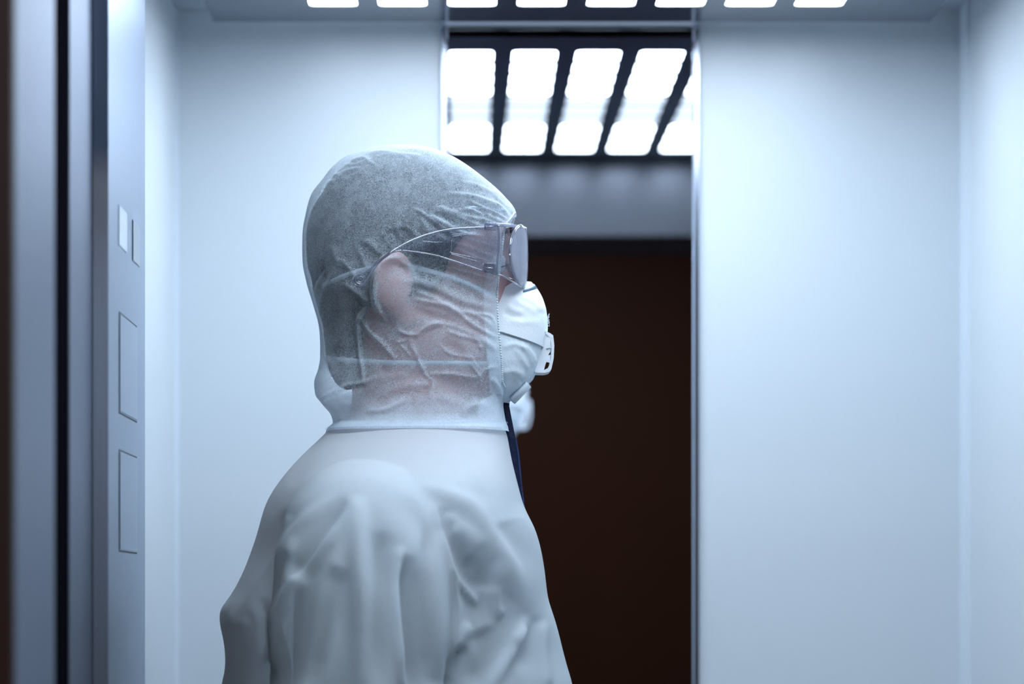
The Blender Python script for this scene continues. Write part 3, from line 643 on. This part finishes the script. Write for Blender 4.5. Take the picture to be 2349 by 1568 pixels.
link('collar_seam', bm_mesh(bm), M_suit, suit, True)

# zip: tape, teeth and the loose thread end
le = [(1153,919),(1158,962),(1166,1003),(1172,1049),(1181,1090),(1191,1148),(1198,1186),(1205,1217)]
ri = [(1167,925),(1174,962),(1182,1003),(1189,1049),(1193,1090),(1199.5,1148),(1203,1186),(1207,1219)]
Lp = smooth_path([PP(*p) for p in le], 6); Rp = smooth_path([PP(*p) for p in ri], 6)
bm = bmesh.new(); rings = []
for i, (a, b) in enumerate(zip(Lp, Rp)):
    wob = .0006*math.sin(i*1.7); a = a+Vector((-.004, 0, 0))
    rings.append([bm.verts.new(p) for p in (a+Vector((0, -.010, 0)), a*.5+b*.5+Vector((wob, -.0085, 0)), b+Vector((0, -.0035, 0)), b+Vector((0, .0035, 0)), a*.5+b*.5+Vector((0, .0085, 0)), a+Vector((0, .010, 0)))])
for a, b in zip(rings, rings[1:]):
    for k in range(6): bm.faces.new((a[k], a[(k+1) % 6], b[(k+1) % 6], b[k]))
bm.faces.new(rings[0][::-1]); bm.faces.new(rings[-1])
for k, dx in enumerate((0, .0022, .0042)):               # frayed tape ends at the chin
    a = PP(1155, 920)+Vector((dx, -.004+k*.002, -.004)); tube_bm(bm, [a, a+Vector((.0006*k-.0002, 0, .0065+.001*k))], [.0016, .0006], 6)
z_ = link('zipper', bm_mesh(bm), M_zip, suit, False); z_['label'] = 'navy blue zip at the throat'
bm = bmesh.new()
for i in range(0, 110):
    t = .30+.70*i/109; k = t*(len(Rp)-1); a = Rp[int(k)].lerp(Rp[min(int(k)+1, len(Rp)-1)], k % 1)
    box_bm(bm, a+Vector((-.0004, -.0042, -.00035)), a+Vector((.0011, -.0022, .00035)))
o = link('zipper_teeth', bm_mesh(bm), M_teeth, suit); o['kind'] = 'stuff'
bm = bmesh.new(); y_ = -.030
tube_bm(bm, [PP(1205, 1214, -.012), PP(1208, 1222, -.016), PP(1220, 1229, -.018), PP(1231, 1236, -.006)], .0009, 6); ball_bm(bm, PP(1208, 1222, -.016), (.0018, .0014, .0018), 8, 6)
link('zip_thread', bm_mesh(bm), M_zip, suit, True)

# ------------------------------------------------------------------ respirator mask
rm = empty('respirator_mask', PP(1200, 760)); tag(rm, 'white cup respirator mask with square exhalation valve worn over nose and mouth', 'face mask')
def putc(o, root): o.parent = root; o.location = -root.location; return o
MS = [(648, 1216, 8), (655, 1222, 42), (668, 1232, 70), (690, 1243, 98), (715, 1250, 116), (745, 1253, 128), (775, 1251, 134), (800, 1247, 137), (830, 1240, 136), (855, 1231, 130), (870, 1224, 122), (885, 1208, 108), (900, 1192, 92), (912, 1180, 74), (925, 1168, 45)]
mF = pchip([p[0] for p in MS], [p[1] for p in MS]); mW = pchip([p[0] for p in MS], [p[2]*.86 for p in MS])
mB = pchip([648, 670, 700, 760, 850, 925], [1180, 1152, 1130, 1112, 1118, 1150])
def mask_part(y0, y1, nr, off=0, strokes=None, amp=1.0, edge_back=0):
    ys = np.linspace(y0, y1, nr); nc = 160; V = np.zeros((nr, nc+1, 3))
    for i, y in enumerate(ys):
        f = float(mF(y))+off; b = float(mB(y))+edge_back; w_ = float(mW(y))+off
        th = np.linspace(-PI/2, PI/2, nc+1); c = np.cos(th); s = np.sin(th); q = 2/2.3
        V[i, :, 0] = (b+(f-b)*np.abs(c)**q-VX)/S; V[i, :, 1] = YP+np.sign(s)*np.abs(s)**q*w_/S; V[i, :, 2] = CZ+(VY-y)/S
    Nn = grid_normals(V); Nn *= np.sign(Nn[nr//2, nc//2, 0])
    X = VX+V[..., 0]*FPX/3.39; Y = VY-(V[..., 2]-CZ)*FPX/3.39
    h = stroke_field(X.ravel(), Y.ravel(), [(p, w_*1.7, a*.8) for p, w_, a in (strokes or [])]).reshape(X.shape); nz = smooth_noise(V[..., 0], V[..., 1], V[..., 2], 51, 90, 3)
    fc = np.clip(np.abs(V[..., 1]-YP)/.01, 0, 1)
    return V+Nn*(h*.00035*fc+nz*.0003*amp)[..., None]
up_s = [([(1215,672),(1235,690),(1248,715)], 4, 3), ([(1195,680),(1220,690),(1240,712)], 4, 4), ([(1180,690),(1205,700),(1235,720)], 5, 3), ([(1152,715),(1175,725),(1205,728)], 5, -5), ([(1160,700),(1180,712),(1200,716)], 4, 3), ([(1170,735),(1200,740),(1240,735)], 5, 2)]
lo_s = [([(1152,800),(1180,790),(1210,800)], 4, 4), ([(1190,790),(1212,810),(1225,840)], 4, 4), ([(1180,800),(1200,825),(1215,850)], 4, 3), ([(1152,860),(1175,850),(1205,862)], 5, 4), ([(1155,880),(1180,885),(1195,872)], 5, 4), ([(1205,790),(1222,812),(1230,830)], 3, 3)]
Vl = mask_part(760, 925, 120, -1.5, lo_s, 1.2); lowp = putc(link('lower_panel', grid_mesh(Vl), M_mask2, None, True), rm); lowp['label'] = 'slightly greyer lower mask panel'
# upper flap: its lower hem drops towards the front, like the crease in the shell
Vu = mask_part(648, 803, 120, 1.5, up_s, .7)
nr, nc1, _ = Vu.shape
for j in range(nc1):
    c = abs(math.cos(-PI/2+PI*j/(nc1-1))); bot = 760+40*c**.9; tgt = 648+(bot-648)*np.linspace(0, 1, nr)
    src = np.linspace(648, 803, nr)
    for k in range(3): Vu[:, j, k] = np.interp(tgt, src, Vu[:, j, k])
upp = putc(link('upper_panel', grid_mesh(Vu), M_mask, None, True), rm)
so = upp.modifiers.new('t', 'SOLIDIFY'); so.thickness = .0009; so.offset = 1
# exhalation valve: rounded box shell with slot windows through the sides
va = []
bm = bmesh.new()
def side_poly(bm, pts, y0, y1):
    a = [bm.verts.new(PP(*p, y0)) for p in pts]; b = [bm.verts.new(PP(*p, y1)) for p in pts]; n = len(pts)
    bm.faces.new(a); bm.faces.new(b[::-1])
    for k in range(n): bm.faces.new((a[k], b[k], b[(k+1) % n], a[(k+1) % n]))
side_poly(bm, [(1238,763),(1250,762),(1267,773),(1266.5,798),(1259,806),(1249,843),(1247,851),(1226,857),(1224,852),(1230,800)], -.0168, .0168)
bmesh.ops.bevel(bm, geom=list(bm.edges), offset=.0006, segments=2, affect='EDGES')
valve = putc(link('valve', bm_mesh(bm), M_valve, None, False), rm)
bm = bmesh.new()   # outer cover: curved roof, front bow and floor leaving a window at each side
outer = [(1250,762),(1261,767),(1268,772),(1270.5,795),(1269,825),(1264,848),(1258,855),(1248,857.5),(1226,857)]
inner = [(1251,768),(1258,774),(1262,782),(1264,797),(1262.5,824),(1259,840),(1255,847),(1247,851),(1228,851)]
for (y0, y1) in ((-.0185, .0185),):
    oa = [[bm.verts.new(PP(*p, yy)) for p in outer] for yy in (y0, y1)]; ia = [[bm.verts.new(PP(*p, yy)) for p in inner] for yy in (y0, y1)]
    for k in range(len(outer)-1):
        bm.faces.new((oa[0][k], oa[0][k+1], oa[1][k+1], oa[1][k])); bm.faces.new((ia[0][k], ia[1][k], ia[1][k+1], ia[0][k+1]))
        bm.faces.new((oa[0][k], ia[0][k], ia[0][k+1], oa[0][k+1])); bm.faces.new((oa[1][k], oa[1][k+1], ia[1][k+1], ia[1][k]))
    for e in (0, -1): bm.faces.new((oa[0][e], oa[1][e], ia[1][e], ia[0][e]))
c_ = link('valve_cover', bm_mesh(bm), M_valve, valve); 
bm = bmesh.new(); side_poly(bm, [(1256,798),(1262,798),(1262,808),(1257,816)], -.0170, -.0155); side_poly(bm, [(1250,832),(1257,817),(1262,816),(1261,834)], -.0165, -.0150)
side_poly(bm, [(1258,768),(1262,780),(1262,800),(1252,802)], -.0183, -.0165)
link('valve_rib', bm_mesh(bm), M_valve, valve)
# nose clip
bm = bmesh.new(); prev = None
for k in range(25):
    th = -1.05+2.1*k/24; c = math.cos(th); s = math.sin(th)
    ring = []
    for (yy, o_) in ((651, 6.5), (661, 6.0), (661, 3.2), (651, 3.2)):
        y2 = yy+30*(1-c); f = float(mF(y2))+o_; b = float(mB(y2)); w_ = float(mW(y2))+o_
        ring.append(bm.verts.new(((b+(f-b)*c**.87-VX)/S, YP+np.sign(s)*abs(s)**.87*w_/S, CZ+(VY-y2)/S)))
    if prev:
        for q in range(4): bm.faces.new((prev[q], prev[(q+1) % 4], ring[(q+1) % 4], ring[q]))
    prev = ring
putc(link('nose_clip', bm_mesh(bm), M_clip, None, True), rm)
# chin tab: a folded tube of foam at the lower edge
bm = bmesh.new(); a, b = PP(1174, 920, -.014), PP(1210, 882, -.014)
tube_bm(bm, [a, a.lerp(b, .5), b], [(.0045, .0045)]*3, 16)
me = bm_mesh(bm); 
o = link('chin_tab', me, M_foam, None, False)
for v in me.vertices: v.co.y = YP+(v.co.y-YP+.014)*3.4-.010
for p in me.polygons: p.use_smooth = len(p.vertices) == 4
putc(o, rm); o['label'] = 'pale rolled tab at the chin'
# elastic straps, running back under the hood
def hoodY(px, py, off):
    f, b, w_ = float(Fo(py)), float(Bo(py)), float(Wo(py)); cx = b+(f-b)*.47; u = abs((px-cx)/((f-cx) if px > cx else (cx-b)))
    return max(0, 1-u**2.6)**(1/2.6)*w_/S-off
for pts in ([(1142,693),(1100,678),(1040,655),(990,640),(940,628),(890,629),(838,636),(790,650),(745,668)], [(1140,842),(1060,843),(1000,843),(900,842),(830,838),(780,832),(750,826)]):
    for s in (-1, 1):
        path = smooth_path([Vector((X_(p[0]), YP+s*hoodY(*p, .0035 if p[1] < 700 else .0095), Z_(p[1]))) for p in pts], 6)
        bm = bmesh.new(); prev = None
        for q in path:
            r_ = [bm.verts.new(q+Vector((0, s*dy, dz))) for dy, dz in ((.0003, -.0024), (.0003, .0024), (-.0006, .0024), (-.0006, -.0024))]
            if prev:
                for k in range(4): bm.faces.new((prev[k], prev[(k+1) % 4], r_[(k+1) % 4], r_[k]))
            prev = r_
        putc(link('strap', bm_mesh(bm), M_strap, None, True), rm)
# tiny loose threads on the mask front
bm = bmesh.new()
for k in range(5):
    a = PP(1252, 724+k*4, -.002); tube_bm(bm, smooth_path([a, a+Vector((.0022, -.001, .001*(k-2))), a+Vector((.0034, 0, -.0014*(k-1.5))), a+Vector((.0014, .001, -.002))], 4), .00018, 4)
putc(link('loose_threads', bm_mesh(bm), M_mask, None), rm)['kind'] = 'stuff'

# ------------------------------------------------------------------ safety glasses
sg = empty('safety_glasses', PP(1180, 600)); tag(sg, 'clear plastic safety glasses with wide side arms worn over the white hood', 'safety glasses')
YA = .084                                               # arm plane, outside the hood
def xf(dy): return 1208-43*(abs(dy)/.066)**1.7          # wrap of the front
def hoodout(px, py):
    return hoodY(min(px, 1185), py, 0)
def arm_y(px):                                          # arms flare over the temples and ear
    return float(np.interp(px, [820, 860, 900, 950, 1000, 1060, 1110, 1150, 1170], [.0935, .1005, .1010, .0965, .0905, .0870, .0800, .0745, .0705]))
def plate(outline, s, th=.0012, off=0.0):
    """thin curved plate following arm_y, outline in side view"""
    bm = bmesh.new(); vs = [bm.verts.new((p[0], p[1], 0)) for p in outline]; f = bm.faces.new(vs)
    bmesh.ops.triangulate(bm, faces=[f])
    bmesh.ops.subdivide_edges(bm, edges=[e for e in bm.edges if e.calc_length() > 12], cuts=2, use_grid_fill=False)
    bmesh.ops.triangulate(bm, faces=bm.faces)
    r = bmesh.ops.extrude_face_region(bm, geom=list(bm.faces)); top = {v for v in r['geom'] if isinstance(v, bmesh.types.BMVert)}
    for v in bm.verts:
        px, py = v.co.x, v.co.y; yy = arm_y(px)+off+(th if v in top else 0)
        v.co = PP(px, py, 0)+Vector((0, s*yy, 0))
    return bm_mesh(bm)
def sp2(pts, n=5): return [(p.x, p.y) for p in smooth_path([(a, b, 0) for a, b in pts], n)]
top_e = [(1112,541),(1080,543),(1040,547),(1000,555),(960,569),(920,590),(885,614),(855,637),(838,648)]
bot_e = [(846,672),(856,652),(875,625),(900,604),(925,597),(960,600),(1000,606),(1023,612),(1060,624),(1112,640)]
# outline of the disc end
disc = [(832+15*math.cos(a), 661+15*math.sin(a)) for a in np.linspace(-1.2, -2*PI+.9, 14)]
arms = []
for s in (-1, 1):
    outline = sp2(top_e)+disc+sp2(bot_e)
    arm = putc(link('temple_arm', plate(outline, s), M_clear, None, False), sg); arms.append(arm)
    def rod(name, pts, r, par=arm, m=M_rim, off=.0008, n=6):
        bm = bmesh.new(); tube_bm(bm, [PP(p[0], p[1])+Vector((0, s*(arm_y(p[0])+off), 0)) for p in sp2(pts, n)], r, 8)
        o = link(name, bm_mesh(bm), m, par, True); return o
    rod('arm_rib', top_e, .0013); rod('arm_rib', [(838,648),(824,652),(817,661),(821,672),(832,676),(843,672),(850,660),(875,625),(900,604),(925,597)], .0009)
    rod('arm_rib', [(925,597),(960,600),(1000,606),(1023,612),(1060,624),(1112,640),(1140,646)], .0008)
    # pivot rings at the end disc
    for rr in (.0028, .0045):
        bm = bmesh.new(); c = PP(834, 661)+Vector((0, s*(arm_y(834)+.0016), 0))
        tube_bm(bm, [c+Vector((rr*math.cos(a), 0, rr*math.sin(a))) for a in np.linspace(0, 2*PI, 25)], .00055, 6); link('end_ring', bm_mesh(bm), M_rim, arm, True)
    # raised lines moulded in the arm
    for q in ([(1037,571),(1036,596),(1036,600),(1094,611)], [(1034,602),(1060,609),(1098,618)], [(1035,560),(1064,556),(1096,552)], [(1037,564),(1066,559),(1096,555)], [(1120,548),(1118,590),(1117,622)], [(970,575),(1000,577),(1016,576)]):
        rod('moulded_line', q, .00032, off=.0014, n=4)
    # hinge blocks
    for (x0, y0, x1, y1) in ((1111,532,1137,548), (1108,622,1135,644)):
        bm = bmesh.new(); a = PP(x0, y1)+Vector((0, s*(arm_y(1120)-.001), 0)); b = PP(x1, y0)+Vector((0, s*(arm_y(1120)+.0035), 0))
        box_bm(bm, (a.x, min(a.y, b.y), a.z), (b.x, max(a.y, b.y), b.z), .0009); link('hinge', bm_mesh(bm), M_hinge, arm, False)
        yo_ = max(a.y*s, b.y*s)*s+s*.0003
        bm = bmesh.new(); tube_bm(bm, [Vector((q[0], yo_, q[1])) for q in ((a.x, a.z), (b.x, a.z), (b.x, b.z), (a.x, b.z), (a.x, a.z))], .00035, 6); link('hinge_edge', bm_mesh(bm), M_rim, arm, True)
        bm = bmesh.new(); c = (a+b)/2; tube_bm(bm, [c+Vector((-.003, s*.002, 0)), c+Vector((.003, s*.002, 0))], .0012, 8); link('hinge_pin', bm_mesh(bm), M_rim, arm, True)
    # side shield from the hinge forward to the front
    ol = sp2([(1112,541),(1140,534),(1166,528)])+sp2([(1168,560),(1165,600),(1172,640),(1184,658)])+sp2([(1150,648),(1112,640)])
    putc(link('side_shield', plate(ol, s, .0010), M_clear, None), sg)
    sh_ = [(1141,534),(1144,560),(1142,600),(1138,644)]
    bm = bmesh.new(); tube_bm(bm, [PP(*p)+Vector((0, s*(arm_y(p[0])+.001), 0)) for p in sp2(sh_)], (.0016), 8); putc(link('front_post', bm_mesh(bm), M_rim, None, True), sg)
    # lens: curved oval with a rim
    bm = bmesh.new(); nr_, nt_ = 10, 48; rows_ = []
    for i in range(nr_+1):
        rr = i/nr_; row = []
        for k in range(nt_):
            a = 2*PI*k/nt_; ca, sa = math.cos(a), math.sin(a); q = 2/2.15
            dy = .0335+.0310*rr*np.sign(ca)*abs(ca)**q*(1-.12*max(0, -sa)*rr); py = 595-69*rr*np.sign(sa)*abs(sa)**q
            lift = 2.5*(1-rr*rr)
            row.append(bm.verts.new(PP(xf(dy)+lift-(py-596)*.04*0, py, s*dy)))
        rows_.append(row)
    for i in range(nr_):
        for k in range(nt_):
            bm.faces.new((rows_[i][k], rows_[i][(k+1) % nt_], rows_[i+1][(k+1) % nt_], rows_[i+1][k]))
    bmesh.ops.remove_doubles(bm, verts=rows_[0], dist=.0002)
    rim_pts = [v.co.copy() for v in rows_[-1]]
    ln = putc(link('lens', bm_mesh(bm), M_lens, None, True), sg)
    so = ln.modifiers.new('t', 'SOLIDIFY'); so.thickness = .0016
    bm = bmesh.new(); tube_bm(bm, rim_pts+[rim_pts[0]], .0013, 8); link('lens_rim', bm_mesh(bm), M_rim, ln, True)
    # lower rail from the hinge to the lens foot
    bm = bmesh.new(); tube_bm(bm, smooth_path([PP(1112, 640, s*arm_y(1112)), PP(1150, 648, s*.072), PP(1184, 662, s*.050)], 5), .0009, 8); putc(link('lower_rail', bm_mesh(bm), M_rim, None, True), sg)
tc_ = bpy.data.curves.new('t', 'FONT'); tc_.body = 'BS'; tc_.size = .0042; tc_.extrude = .0002
to_ = bpy.data.objects.new('t', tc_); C.objects.link(to_); dg_ = bpy.context.evaluated_depsgraph_get(); tm_ = bpy.data.meshes.new_from_object(to_.evaluated_get(dg_)); bpy.data.objects.remove(to_)
o = link('moulded_lettering', tm_, M_rim, arms[0]); o.rotation_euler = (PI/2, -.10, 0); o.location = PP(1090, 549)+Vector((0, -arm_y(1095)-.0002, 0))-sg.location+Vector((0, 0, 0))-arms[0].location
# brow bar across the top
bm = bmesh.new(); prev = None
for k in range(41):
    dy = -.078+.156*k/40; xx = xf(dy) if abs(dy) < .068 else 1164-(abs(dy)-.068)/.010*40
    yt = 524+ (abs(dy)/.078)**2*8
    ring = [bm.verts.new(PP(*q, dy)) for q in ((xx+1, yt), (xx+1, yt+7), (xx-22, yt+5), (xx-26, yt-1), (xx-14, yt-2.5))]
    if prev:
        for q in range(5): bm.faces.new((prev[q], prev[(q+1) % 5], ring[(q+1) % 5], ring[q]))
    prev = ring
putc(link('brow_bar', bm_mesh(bm), plastic('clear_brow_bar', .30, tint=(.9, .92, .99), haze=.35), None, True), sg)  # extra haze puts a bright highlight into the bar's colour
bm = bmesh.new(); tube_bm(bm, smooth_path([PP(1192, 640, -.012), PP(1196, 612, -.005), PP(1197, 606, 0), PP(1196, 612, .005), PP(1192, 640, .012)], 5), .0014, 8); putc(link('nose_bridge', bm_mesh(bm), M_rim, None, True), sg)
